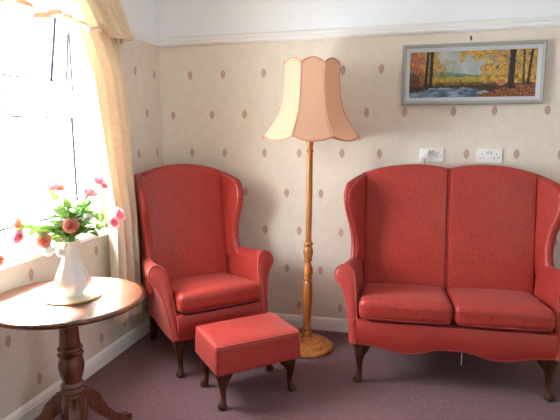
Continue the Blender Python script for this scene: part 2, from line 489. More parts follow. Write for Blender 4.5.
# ------------------------------------------------------------------ wing chair and settee
def cabriole(x, y, sx, sy, H, s=1.0):
    """front leg: knee out to (sx, sy), slim ankle, pad foot."""
    d = Vector((sx, sy, 0)).normalized()
    tab = [(H + 0.01, -0.020, 0.053), (H * 0.97, -0.018, 0.053), (H * 0.88, -0.011, 0.048), (H * 0.79, -0.004, 0.0395), (H * 0.70, 0.001, 0.0300), (H * 0.60, 0.003, 0.0225),
           (H * 0.46, 0.001, 0.0172), (H * 0.32, -0.002, 0.0145), (H * 0.21, 0.000, 0.0150), (H * 0.14, 0.007, 0.0195),
           (H * 0.09, 0.013, 0.0255), (H * 0.045, 0.015, 0.027), (0.004, 0.014, 0.021), (0.0, 0.014, 0.015)]
    m = MB()
    m.tube([(x + d.x * o * s, y + d.y * o * s, z) for z, o, r in tab], [r * s for z, o, r in tab], 14)
    return m

def backleg(x, y0, z0):
    m = MB(); rings = []
    for t in [0, .25, .5, .75, 1]:
        z = z0 * (1 - t); y = y0 + 0.055 * t * t; h = lerp(0.024, 0.017, t)
        rings.append([(x - h, y - h, z), (x + h, y - h, z), (x + h, y + h, z), (x - h, y + h, z)])
    return m.loft(rings)

def outline(pts, n):
    """resample a polyline smoothly."""
    P = [Vector(p) for p in pts]; L = [0]
    for a, b in zip(P, P[1:]): L.append(L[-1] + (b - a).length)
    ks = [interp_v(P, L, L[-1] * i / (n - 1)) for i in range(n)]
    return ks
def interp_v(P, L, s):
    for i in range(len(L) - 1):
        if L[i] <= s <= L[i + 1] + 1e-9:
            t = (s - L[i]) / (L[i + 1] - L[i])
            p0 = P[max(i - 1, 0)]; p1 = P[i]; p2 = P[i + 1]; p3 = P[min(i + 2, len(P) - 1)]
            return 0.5 * ((2 * p1) + (p2 - p0) * t + (2 * p0 - 5 * p1 + 4 * p2 - p3) * t * t + (3 * p1 - p0 - 3 * p2 + p3) * t ** 3)
    return P[-1].copy()

RZB, RZT = 0.222, 0.366          # seat rail bottom / top
SEAT = 0.492
def wing_seat(root, W, panels, crown, scallop, splay):
    """W half width between the arms; panels back panels and cushions."""
    # rail
    rings = []
    N = 60
    for i in range(N + 1):
        x = lerp(-W - 0.008, W + 0.008, i / N); zb = scallop(x); r = 0.012
        e = min(1.0, min(i, N - i) / 1.5)
        rings.append([(x, y, z) for y, z in [(0.0, zb + r), (r * .4, zb + r * .3), (r, zb), (0.04, zb), (0.05, zb + 0.02), (0.55, zb + 0.02), (0.55, RZT), (0.02, RZT), (r * .4, RZT - r * .3), (0.0, RZT - r)]])
    rail = MB().loft(rings).build('seat_rail', M_red, root)
    MB().tube([(lerp(-W, W, i / 40), -0.001, scallop(lerp(-W, W, i / 40)) + 0.004) for i in range(41)], 0.004, 6).build('piping', M_pipe_dark, rail)
    # cushions
    nC = panels; cw = 2 * W / nC
    for k in range(nC):
        cx = -W + cw * (k + 0.5)
        sx, sy, sz = cw - 0.004, 0.56, 0.112
        def dfm(q):
            x, y, z = q
            a = 1 - (2 * x / sx) ** 2; b_ = 1 - (2 * y / sy) ** 2
            if z > 0: z += 0.016 * max(a, 0) ** 0.7 * max(b_, 0) ** 0.5
            z -= 0.060 * (y / sy + 0.5)
            y -= 0.012 * max(a, 0) ** 0.6 * (1 if y < 0 else 0) * clamp(-2 * y / sy)
            return (x, y, z)
        c = MB().rbox((sx, sy, sz), 0.034, (cx, 0.275, RZT + 0.012 + sz / 2), n=10, deform=dfm).build('seat_cushion', M_red, root)
        zz = RZT + 0.022
        pts = [(cx - sx / 2 + 0.022 + (sx - 0.044) * i / 24, -0.004 - 0.012 * max(0, 1 - (2 * (i / 24 - .5)) ** 2) ** .6, zz) for i in range(25)]
        MB().tube(pts, 0.0045, 6).build('piping', M_pipe_dark, c)
    # back
    T = 0.115
    def yb(z): return 0.490 + (z - 0.5) * 0.145 - 0.02 * (z > 2)
    pw = 2 * W / panels
    for k in range(panels):
        x0 = -W - 0.012 + k * pw + (0.008 if k else 0); x1 = -W + (k + 1) * pw + (0.012 if k == panels - 1 else 0.004)
        def bfn(u, v, x0=x0, x1=x1):
            x = lerp(x0, x1, u); zt = crown(x); z = lerp(0.225, zt, v)
            return (x, yb(z) + T / 2, z)
        def bl(u, v): return 0.014 * (max(0, sin(pi * u)) ** 0.5) * smooth(0.2, 0.5, v) * (1 - smooth(0.9, 1, v))
        bk = MB().slab(bfn, 26, 40, T, 0.022, bl).build('backrest', M_red, root)
        pts = []
        for i in range(31):
            x = lerp(x0 + 0.008, x1 - 0.008, i / 30); z = crown(x) - 0.006
            pts.append((x, yb(z) + 0.018, z))
        MB().tube(pts, 0.0045, 6).build('piping', M_pipe_dark, bk)
    if panels == 2:
        MB().tube([(0.0, yb(z) + 0.006, z) for z in [0.46 + (crown(0) - 0.475) * i / 24 for i in range(25)]], 0.0032, 6).build('centre_piping', M_pipe, root)
    # wings
    ext = [(0.42, 0.17), (0.56, 0.165), (0.62, 0.142), (0.70, 0.126), (0.78, 0.136), (0.86, 0.164), (0.93, 0.190), (0.985, 0.201), (1.02, 0.198), (1.045, 0.187), (1.062, 0.172), (1.075, 0.150)]
    for sg in (-1, 1):
        def wfn(u, v, sg=sg):
            zf = lerp(0.42, 1.075, v); e = interp(ext, zf)
            zr = lerp(0.42, crown(W + 0.01) - 0.004, v)
            z = lerp(zr, zf, u ** 2.3)
            t = lerp(-0.055, e, u)
            sp = splay * lerp(0.7, 1.0, smooth(0.6, 1.0, z))
            x = W + 0.014 + max(t, 0) * sp + 0.016 * (1 - smooth(0.52, 0.64, z)); y = yb(z) + 0.055 - t - 0.04 * u
            return (sg * x, y, z)
        wg = MB().slab(wfn, 20, 40, 0.052, 0.024).build('wing', M_red, root)
        pts = [wfn(i / 20, 1) for i in range(4, 20)] + [wfn(1, 1 - i / 30) for i in range(24)]
        MB().tube(pts, 0.004, 6).build('piping', M_pipe_dark, wg)
    # arms: scroll front, raked back
    oc = [(0.0, 0.225), (0.002, 0.30), (0.008, 0.40), (0.016, 0.49), (0.023, 0.56), (0.034, 0.612), (0.054, 0.640), (0.082, 0.649), (0.110, 0.641),
          (0.132, 0.617), (0.136, 0.588), (0.124, 0.560), (0.103, 0.535), (0.084, 0.500), (0.069, 0.45), (0.056, 0.38), (0.046, 0.30), (0.040, 0.225)]
    O = outline([(a, z, 0) for a, z in oc], 46)
    for sg in (-1, 1):
        rings = []
        ys = [-0.004, 0.0, 0.006, 0.02, 0.08, 0.16, 0.25, 0.34, 0.42, 0.50, 0.56]
        for y in ys:
            t = clamp(y / 0.56)
            ins = {-0.004: 0.012, 0.0: 0.005, 0.006: 0.001}.get(y, 0.0)
            ring = []
            for p in O:
                a, z = p.x, p.y
                rake = 0.125 * clamp((z - 0.24) / 0.43) ** 1.1 * (1 - t)
                am = 0.07
                a2 = lerp(a, 0.016 + a * 0.32 if a > 0.023 else a, t)
                z2 = 0.225 + (z - 0.225) * lerp(1.0, 0.93, t)
                # inset of the very front
                if ins:
                    dv = Vector((a2 - am * clamp((z - 0.3) / 0.3) - 0.012, z2 - clamp(z2, 0.26, 0.60)))
                    l = dv.length
                    if l > 1e-6: dv = dv / l * min(ins, l)
                    a2 -= dv.x; z2 -= dv.y
                ring.append((sg * (W + lerp(0.003, -0.010, smooth(0.3, 0.8, t)) + a2), y + rake, z2))
            rings.append(ring)
        arm = MB().loft(rings).build('arm', M_red, root)
        pts = []
        for p in O[2:-1]:
            rake = 0.125 * clamp((p.y - 0.24) / 0.43) ** 1.1
            pts.append((sg * (W + 0.003 + p.x), 0.003 + rake, p.y))
        MB().tube(pts, 0.0045, 6).build('piping', M_pipe, arm)
    # legs
    for sg in (-1, 1):
        cabriole(sg * (W - 0.010), 0.042, sg * 0.6, -1.0, RZB + 0.004).build('leg', M_legwood, root)
    for sg in (-1, 1):
        backleg(sg * (W - 0.03), 0.60, 0.27).build('leg', M_legwood, root)

ch = thing('wing_armchair', 'red wing armchair with a single high back in the corner beside the curtain', 'armchair', (0.729, -0.745, 0), radians(45))
wing_seat(ch, 0.262, 1, lambda x: 1.182 - 0.047 * (abs(x) / 0.262) ** 2.0, lambda x: RZB, 0.24)
so = thing('wing_settee', 'red two-seat wing settee with double padded back below the framed painting', 'settee', (2.016, -0.735, 0), radians(2.0))
def crown2(x):
    a = abs(x)
    return interp([(0, 1.160), (0.10, 1.178), (0.20, 1.184), (0.30, 1.178), (0.42, 1.158), (0.51, 1.130)], a)
def scal(x):
    a = abs(x)
    return interp([(0, 0.235), (0.07, 0.233), (0.16, 0.208), (0.235, 0.198), (0.31, 0.206), (0.40, 0.224), (0.5, 0.232)], a)
wing_seat(so, 0.497, 2, crown2, scal, 0.47)
MB().box(0.054, 0.060, 0.060, 0.0608, 0.140, 0.245).build('hanging_tape', M_tape, so, smooth=False)['label'] = 'thin pale tape hanging under the settee'

# ------------------------------------------------------------------ footstool
fs = thing('footstool', 'small red upholstered footstool with cabriole legs in front of the armchair', 'footstool', (0.945, -0.945, 0), radians(42))
def sdf(q):
    x, y, z = q
    if z > 0: z += 0.014 * max(0, 1 - (x / 0.25) ** 2) ** .7 * max(0, 1 - (y / 0.17) ** 2) ** .7
    k = 1 + 0.03 * (0.5 - (z + 0.075) / 0.15)
    return (x * k, y * k, z)
pad = MB().rbox((0.480, 0.345, 0.154), 0.020, (0, 0, 0.190 + 0.076), n=9, deform=sdf).build('padded_top', M_red, fs)
pts = []
hx, hy, r = 0.233, 0.166, 0.02
for cx, cy, a0 in ((hx - r, hy - r, 0), (-hx + r, hy - r, 90), (-hx + r, -hy + r, 180), (hx - r, -hy + r, 270)):
    for k in range(6):
        a = radians(a0 + 18 * k); pts.append((cx + r * cos(a), cy + r * sin(a), 0.3395))
pp = []
for i in range(len(pts)):
    a = Vector(pts[i]); b_ = Vector(pts[(i + 1) % len(pts)])
    n_ = 10 if (b_ - a).length > 0.05 else 1
    for k in range(n_): pp.append(a.lerp(b_, k / n_))
MB().tube(pp, 0.0045, 6, closed=True).build('piping', M_pipe, pad)
for sx in (-1, 1):
    for sy in (-1, 1):
        cabriole(sx * 0.192, sy * 0.128, sx, sy, 0.198, 0.95).build('leg', M_legwood, fs)

# ------------------------------------------------------------------ floor lamp
lp = thing('floor_lamp', 'turned wooden floor lamp with a peach scalloped shade against the wallpaper', 'floor lamp', (1.147, -0.335, 0))
MB().lathe([(0.0, 0.0), (0.166, 0.0), (0.173, 0.005), (0.175, 0.013), (0.172, 0.022), (0.163, 0.029), (0.148, 0.033), (0.142, 0.036), (0.138, 0.043), (0.125, 0.049),
            (0.105, 0.052), (0.098, 0.054), (0.094, 0.060), (0.07, 0.064), (0.045, 0.066), (0.0, 0.067)], 56).build('base', M_lampwood, lp)
lean = Matrix.Rotation(radians(0.85), 4, 'Y')
up = bpy.data.objects.new  # alias
pole = MB().lathe([(0.0, 0.060), (0.034, 0.060), (0.036, 0.068), (0.030, 0.074), (0.024, 0.080), (0.031, 0.090), (0.033, 0.100), (0.029, 0.112), (0.021, 0.122), (0.028, 0.128),
            (0.030, 0.135), (0.027, 0.142), (0.023, 0.150), (0.024, 0.17), (0.027, 0.24), (0.030, 0.32), (0.031, 0.38), (0.030, 0.42), (0.027, 0.443), (0.022, 0.450), (0.028, 0.456), (0.029, 0.463),
            (0.026, 0.470), (0.024, 0.478), (0.030, 0.492), (0.0325, 0.508), (0.030, 0.530), (0.022, 0.552), (0.0175, 0.568), (0.020, 0.574), (0.027, 0.580), (0.028, 0.585), (0.022, 0.592),
            (0.026, 0.606), (0.0305, 0.628), (0.031, 0.645), (0.026, 0.664), (0.020, 0.672), (0.028, 0.680), (0.031, 0.688), (0.028, 0.696), (0.020, 0.704), (0.0185, 0.74), (0.0195, 0.90),
            (0.0195, 1.05), (0.018, 1.20), (0.0175, 1.258), (0.022, 1.264), (0.023, 1.271), (0.019, 1.278), (0.017, 1.29), (0.020, 1.31), (0.024, 1.34), (0.025, 1.36), (0.012, 1.365), (0.0, 1.366)], 32).build('pole', M_lampwood, lp)
hold = MB().lathe([(0.0, 1.36), (0.014, 1.36), (0.016, 1.40), (0.016, 1.43), (0.0, 1.43)], 16)
hold.lathe([(0.0, 1.425), (0.012, 1.43), (0.016, 1.45), (0.028, 1.49), (0.03, 1.51), (0.022, 1.535), (0.0, 1.545)], 20)
hold.build('lamp_bulb', M_socket, lp)
RB = [(1.325, 0.338), (1.345, 0.322), (1.37, 0.302), (1.40, 0.278), (1.435, 0.252), (1.47, 0.230), (1.52, 0.206), (1.57, 0.192), (1.63, 0.183), (1.70, 0.179), (1.78, 0.180), (1.84, 0.183)]
RIBT, LOBT, RIBB, LOBB = 1.778, 1.808, 1.364, 1.338
A0 = radians(-76)
def rib(k, z):
    r = interp(RB, z) * 0.98; a = A0 + k * pi / 4 + pi / 8
    return Vector((r * cos(a), r * sin(a), z))
shade = MB()
def lobe(w, sharp=0.8): return max(0.0, sin(pi * w)) ** sharp
def panel(k):
    def f(u, v):
        zb = RIBB - (RIBB - LOBB) * lobe(u); zt = RIBT + (LOBT - RIBT) * lobe(u)
        z = lerp(zb, zt, v)
        a = rib(k, z); b_ = rib(k + 1, z)
        return a.lerp(b_, u)
    return f
for k in range(8): shade.sheet(panel(k), 14, 22)
shd = shade.build('lamp_shade', M_shade, lp, solid=0.0025, angle=30)
tt = MB(); tb = MB(); rb = MB()
for k in range(8):
    f = panel(k)
    tt.tube([f(i / 16, 1) for i in range(17)], 0.0045, 6); tb.tube([f(i / 16, 0) for i in range(17)], 0.005, 6)
tt.build('top_braid', M_shadetrim, shd); tb.build('bottom_braid', M_shadetrim, shd)
for k in range(8):
    MB().tube([rib(k, lerp(RIBB, RIBT, i / 20)) for i in range(21)], 0.0038, 6).build('rib_braid', M_shadetrim, shd)
ring = MB()
ring.tube([(0.06 * cos(a), 0.06 * sin(a), 1.42) for a in [k * pi / 10 for k in range(20)]], 0.003, 6, closed=True)
for k in range(4):
    p = rib(2 * k, 1.42); ring.tube([(0.012 * cos(A0 + k * pi / 2), 0.012 * sin(A0 + k * pi / 2), 1.42), p * 0.98 + Vector((0, 0, 1.42 * 0.02))], 0.003, 6)
ring.build('shade_carrier', M_brass, shd)
lp.rotation_euler = (0, radians(0.9), 0)
lp.location.z = 0.0025

# ------------------------------------------------------------------ round table
TX, TY = 0.378, -1.657
tb = thing('pedestal_table', 'round polished wooden pedestal table by the window holding the vase', 'table', (TX, TY, 0))
MB().lathe([(0.0, 0.668), (0.27, 0.668), (0.295, 0.670), (0.308, 0.673), (0.312, 0.676), (0.312, 0.700), (0.0, 0.700)], 96).build('table_top', M_tabwood, tb)
MB().lathe([(0.3115, 0.676), (0.316, 0.678), (0.320, 0.682), (0.326, 0.686), (0.328, 0.691), (0.325, 0.697), (0.319, 0.700), (0.3115, 0.700), (0.3115, 0.676)], 96).build('table_rim', M_pedwood, tb)
MB().lathe([(0.0, 0.668), (0.075, 0.668), (0.075, 0.655), (0.05, 0.645), (0.041, 0.63), (0.040, 0.56), (0.042, 0.51), (0.044, 0.495), (0.043, 0.488), (0.050, 0.482), (0.053, 0.474), (0.050, 0.466),
            (0.046, 0.462), (0.049, 0.457), (0.055, 0.451), (0.053, 0.443), (0.047, 0.439), (0.048, 0.43), (0.053, 0.412), (0.055, 0.395), (0.053, 0.375), (0.047, 0.35), (0.040, 0.328), (0.039, 0.322),
            (0.045, 0.315), (0.050, 0.308), (0.047, 0.300), (0.044, 0.297), (0.049, 0.291), (0.054, 0.284), (0.050, 0.277), (0.046, 0.272), (0.052, 0.25), (0.055, 0.20), (0.055, 0.13), (0.045, 0.115), (0.03, 0.105), (0.0, 0.10)], 40).build('pedestal', M_pedwood, tb)
for ang in (72, 192, 308):
    lg = MB(); rings = []
    path = [(0.025, 0.225, 0.085), (0.065, 0.222, 0.080), (0.095, 0.195, 0.070), (0.120, 0.155, 0.058), (0.150, 0.112, 0.048), (0.185, 0.074, 0.040), (0.220, 0.046, 0.034), (0.255, 0.028, 0.030), (0.285, 0.018, 0.032), (0.300, 0.016, 0.026)]
    n = len(path)
    for i, (r, z, h) in enumerate(path):
        a = Vector(path[max(i - 1, 0)][:2]); b_ = Vector(path[min(i + 1, n - 1)][:2]); t = (b_ - a).normalized(); nn = Vector((-t.y, t.x))
        if nn.y < 0: nn = -nn
        w_ = lerp(0.026, 0.020, i / (n - 1)); q = []
        for (s_, c_) in ((-1, -1), (1, -1), (1.0, 0.55), (0.72, 1.0), (0.42, 0.86), (-0.42, 0.86), (-0.72, 1.0), (-1.0, 0.55)):
            o = nn * (c_ * h / 2)
            zz = max(z + o.y, 0.0)
            q.append(((r + o.x) * cos(radians(ang)) - s_ * w_ * sin(radians(ang)), (r + o.x) * sin(radians(ang)) + s_ * w_ * cos(radians(ang)), zz))
        rings.append(q)
    lg.loft(rings).build('leg', M_pedwood, tb, angle=50)

# mat, vase
mt = thing('table_mat', 'round cream mat with a tan rim under the white vase', 'table mat', (0.398, -1.643, 0.7))
MB().lathe([(0.0, 0.0005), (0.112, 0.0005), (0.112, 0.0065), (0.0, 0.0065)], 56).build('mat_top', M_mat, mt)
MB().lathe([(0.1115, 0.0005), (0.119, 0.0005), (0.121, 0.003), (0.121, 0.006), (0.118, 0.0078), (0.1115, 0.0072), (0.1115, 0.0005)], 56).build('rim', M_matrim, mt)
VX, VY = 0.402, -1.641
flute = lambda a, z: 1 + 0.035 * cos(9 * a + 14 * z) * smooth(0.0, 0.05, z) * (1 - smooth(0.17, 0.24, z) * 0.5)
vz = MB().lathe([(0.0, 0.0), (0.038, 0.0), (0.041, 0.004), (0.042, 0.009), (0.049, 0.016), (0.063, 0.030), (0.071, 0.048), (0.072, 0.066), (0.066, 0.090), (0.054, 0.118), (0.043, 0.145),
                 (0.037, 0.168), (0.033, 0.190), (0.033, 0.208), (0.037, 0.224), (0.044, 0.238), (0.046, 0.240), (0.042, 0.237), (0.034, 0.222), (0.030, 0.205), (0.030, 0.19), (0.034, 0.166), (0.047, 0.12),
                 (0.060, 0.09), (0.060, 0.06), (0.04, 0.025), (0.0, 0.015)], 72, mod=flute).build('vase', M_porcelain)
vz.location = (VX, VY, 0.7075)
tag(vz, 'white fluted porcelain vase of pink roses on the round table', 'vase')

# ------------------------------------------------------------------ flowers
def bloom_mesh(seed, R):
    rnd = random.Random(seed); m = MB()
    layers = [(3, 0.36, 0.0), (4, 0.68, 0.5), (5, 1.0, 1.15)]
    for cnt, rad, opn in layers:
        for k in range(cnt):
            a = 2 * pi * k / cnt + rad * 3 + rnd.uniform(-.15, .15)
            wd = 2 * pi / cnt * 0.78
            def f(u, v, a=a, wd=wd, rad=rad, opn=opn):
                th = a + (u - 0.5) * wd * 1.5 * (0.5 + 0.5 * sin(pi * min(1, v * 0.75 + 0.15)))
                h = R * (1.05 - 0.28 * opn) * v
                rr = R * rad * (0.25 + 0.75 * sin(min(1, v * 1.05) * pi / 2)) + R * 0.16 * opn * v ** 3
                e = 1 - 0.18 * (2 * u - 1) ** 2 * v
                return (rr * cos(th), rr * sin(th), h * e - R * 0.42 + R * 0.03 * rnd.random())
            m.sheet(f, 5, 5)
    return m
def leaf(m, base, d, L, Wd, droop=0.25, up=Vector((0, 0, 1))):
    d = d.normalized(); s = d.cross(up)
    s = s.normalized() if s.length > 1e-4 else Vector((1, 0, 0)); n = s.cross(d)
    def f(u, v):
        w = Wd * sin(pi * min(1, v ** 0.8)) * (1 if v < 1 else 0)
        x = (u - 0.5) * 2
        return base + d * (L * v) + s * (w * x) + n * (abs(x) * w * 0.35 - droop * L * v * v)
    m.sheet(f, 4, 6)
def curve(a, b, bend, n=10):
    mid = (a + b) / 2 + bend
    return [(a * (1 - t) ** 2 + mid * (2 * t * (1 - t)) + b * t * t) for t in [i / n for i in range(n + 1)]]
MOUTH = Vector((VX, VY, 0.7075))
slot = [0]
def stem_points(tip):
    k = slot[0]; slot[0] += 1
    a = k * 2.4; r0 = 0.012 * sqrt((k % 9) / 9 + 0.1); r1 = 0.020 * sqrt((k % 9) / 9 + 0.1)
    foot = MOUTH + Vector((r0 * cos(a), r0 * sin(a), 0.05)); mouth = MOUTH + Vector((r1 * cos(a), r1 * sin(a), 0.245))
    out = tip - mouth; h = Vector((out.x, out.y, 0))
    return [foot.lerp(mouth, i / 4) for i in range(4)] + curve(mouth, tip, Vector((0, 0, 0.22 * h.length)) - h * 0.10, 10)
def flower(name, tip, label, cat, mat, R, seed, leaves, group, lm=None, face=None):
    tip = Vector(tip)
    o = thing(name, label, cat, tuple(MOUTH + Vector((0, 0, 0.05))), 0, group)
    base = Vector(o.location)
    pts = stem_points(tip - (tip - MOUTH - Vector((0, 0, 0.15))).normalized() * R * 0.35)
    MB().tube([p - base for p in pts], 0.0018, 6).build('stem', M_stem, o)
    d = (tip - pts[-4]).normalized()
    d = (d * 0.7 + Vector((0.30, -0.40, 0.35)) + (Vector(face) if face else Vector())).normalized()
    b_ = bloom_mesh(seed, R)
    q = Vector((0, 0, 1)).rotation_difference(d).to_matrix()
    b_.v = [q @ p + (tip - base) for p in b_.v]
    b_.build('bloom', mat, o, angle=180, solid=0.0006)
    if leaves:
        rnd = random.Random(seed * 13 + 1); m = MB()
        for k in range(leaves):
            t = 5 + (len(pts) - 6) * (k + 0.6) / leaves; p = pts[int(t)]
            a = rnd.uniform(0, 2 * pi); dd = Vector((cos(a), sin(a), rnd.uniform(-0.1, 0.7)))
            leaf(m, p - base, dd, rnd.uniform(0.05, 0.075), rnd.uniform(0.016, 0.023), 0.3)
        for k in range(4):                                   # sepals behind the bloom
            a = k * pi / 2 + 0.4; s = q @ Vector((cos(a), sin(a), -0.3))
            leaf(m, tip - base - d * R * 0.45, s, R * 0.8, R * 0.2, 0.2)
        m.build('foliage', lm or M_leaf, o, angle=180)
    return o
G = 'pink roses in the white vase'
flower('rose', (0.330, -1.631, 1.168), 'pink rose highest on the left of the vase, against the window', 'rose', M_pink, 0.030, 1, 3, G)
flower('rose', (0.366, -1.629, 1.162), 'small peach rosebud tucked right of the highest left rose', 'rose', M_pale, 0.020, 2, 2, G)
flower('rose', (0.479, -1.531, 1.189), 'pink rose at the very top right of the bouquet', 'rose', M_pink, 0.032, 3, 2, G)
flower('rose', (0.508, -1.534, 1.164), 'small pink bud just below and right of the topmost rose', 'rose', M_pink, 0.017, 4, 1, G)
flower('rose', (0.470, -1.590, 1.143), 'pink rose just below and left of the topmost rose', 'rose', M_pink, 0.029, 5, 3, G, M_leafd)
flower('rose', (0.239, -1.738, 1.023), 'upper pale peach rose of the pair at the far left of the bouquet', 'rose', M_pale, 0.028, 6, 2, G)
flower('rose', (0.263, -1.770, 0.980), 'lower pink rose of the pair at the far left of the bouquet', 'rose', M_pink, 0.025, 7, 2, G)
flower('rose', (0.369, -1.752, 0.966), 'large coral rose drooping low on the left of the vase neck', 'rose', M_coral, 0.028, 8, 1, G, None, (0, 0, 0))
flower('rose', (0.455, -1.699, 1.021), 'large coral rose facing front over the vase mouth', 'rose', M_coral, 0.029, 9, 1, G, None, (0.2, -0.3, 0))
flower('rose', (0.563, -1.518, 1.042), 'upper pink rose of the pair at the right against the curtain', 'rose', M_pink, 0.027, 10, 2, G, M_leafd)
flower('rose', (0.556, -1.555, 1.013), 'lower pink rose of the pair at the right against the curtain', 'rose', M_pink, 0.027, 11, 2, G)
flower('rose', (0.213, -1.820, 0.897), 'peach rose hanging lowest at the left edge of the photo', 'rose', M_coral, 0.022, 12, 3, G)
G2 = 'white filler blossoms in the white vase'
flower('white_blossom', (0.385, -1.755, 0.928), 'white blossom hanging left of the vase under the low coral rose', 'flower', M_wflower, 0.022, 13, 0, G2)
flower('white_blossom', (0.418, -1.722, 0.915), 'small white blossom against the left side of the vase neck', 'flower', M_wflower, 0.018, 14, 0, G2)
flower('white_blossom', (0.500, -1.652, 1.046), 'small white blossom to the right of the front coral rose', 'flower', M_wflower, 0.015, 15, 1, G2)

def sprig(tip, label, n, seed, mat, L=0.075):
    tip = Vector(tip); rnd = random.Random(seed)
    o = thing('leafy_sprig', label, 'foliage', tuple(MOUTH + Vector((0, 0, 0.05))), 0, 'leafy sprigs in the white vase')
    base = Vector(o.location); pts = stem_points(tip)
    MB().tube([p - base for p in pts], 0.0017, 6).build('stem', M_stem, o)
    m = MB()
    n = int(n * 1.7)
    for k in range(n):
        i = 6 + (len(pts) - 7) * k / (n - 1); p = pts[int(round(i))]
        a = k * 2.4 + rnd.uniform(-.5, .5); dd = Vector((cos(a), sin(a), rnd.uniform(-0.2, 0.6)))
        l = L * rnd.uniform(0.75, 1.15)
        leaf(m, p - base, dd, l, l * rnd.uniform(0.27, 0.36), rnd.uniform(0.1, 0.35))
    dd = (pts[-1] - pts[-3]); leaf(m, pts[-1] - base, dd, L * 0.9, L * 0.3, 0.1)
    m.build('foliage', mat, o, angle=180)
sprig((0.355, -1.660, 1.11), 'leafy sprig rising below the highest left rose', 9, 21, M_leaf)
sprig((0.413, -1.655, 1.075), 'leafy sprig standing upright in the middle of the bouquet', 9, 22, M_leaf)
sprig((0.466, -1.625, 1.075), 'dark leafy sprig rising below the topmost pink roses', 9, 23, M_leafd)
sprig((0.520, -1.600, 1.060), 'leafy sprig leaning right towards the curtain', 8, 24, M_leaf)
sprig((0.500, -1.660, 0.985), 'dark leafy sprig drooping at the right of the vase mouth', 8, 25, M_leafd)
sprig((0.305, -1.730, 1.010), 'leafy sprig stretching left behind the low coral rose', 9, 26, M_leaf)
sprig((0.386, -1.690, 1.000), 'leafy sprig between the two large coral roses', 8, 27, M_leaf)
sprig((0.297, -1.694, 1.052), 'thin leafy sprig pointing up at the far left of the bouquet', 5, 28, M_leafd, 0.035)

# ------------------------------------------------------------------ painting
pc = thing('framed_painting', 'wide autumn woodland painting in a silvery grey frame above the settee', 'picture', (2.110, -0.003, 1.734), 0)
PW, PH = 0.828, 0.370
def frame_rings(prof):
    rings = []
    for d, h in prof:
        x, z = PW / 2 - d, PH / 2 - d
        rings.append([(-x, -h, -z), (x, -h, -z), (x, -h, z), (-x, -h, z)])
    return rings
M_frame = plain('silver_grey_frame', lin(166, 166, 160), 0.45)
M_slip = plain('pale_slip', lin(196, 202, 206), 0.5)
MB().loft(frame_rings([(0, 0), (0, 0.020), (0.004, 0.026), (0.012, 0.027), (0.018, 0.022), (0.024, 0.020), (0.024, 0.002)]), cap=False).build('picture_frame', M_frame, pc, smooth=False)
MB().loft(frame_rings([(0.0235, 0.004), (0.0235, 0.0195), (0.030, 0.018), (0.046, 0.0125), (0.046, 0.004)]), cap=False).build('slip_mount', M_slip, pc, smooth=False)
MB().box(-PW / 2 + 0.01, PW / 2 - 0.01, -0.004, 0, -PH / 2 + 0.01, PH / 2 - 0.01).build('backboard', M_hole, pc, smooth=False)

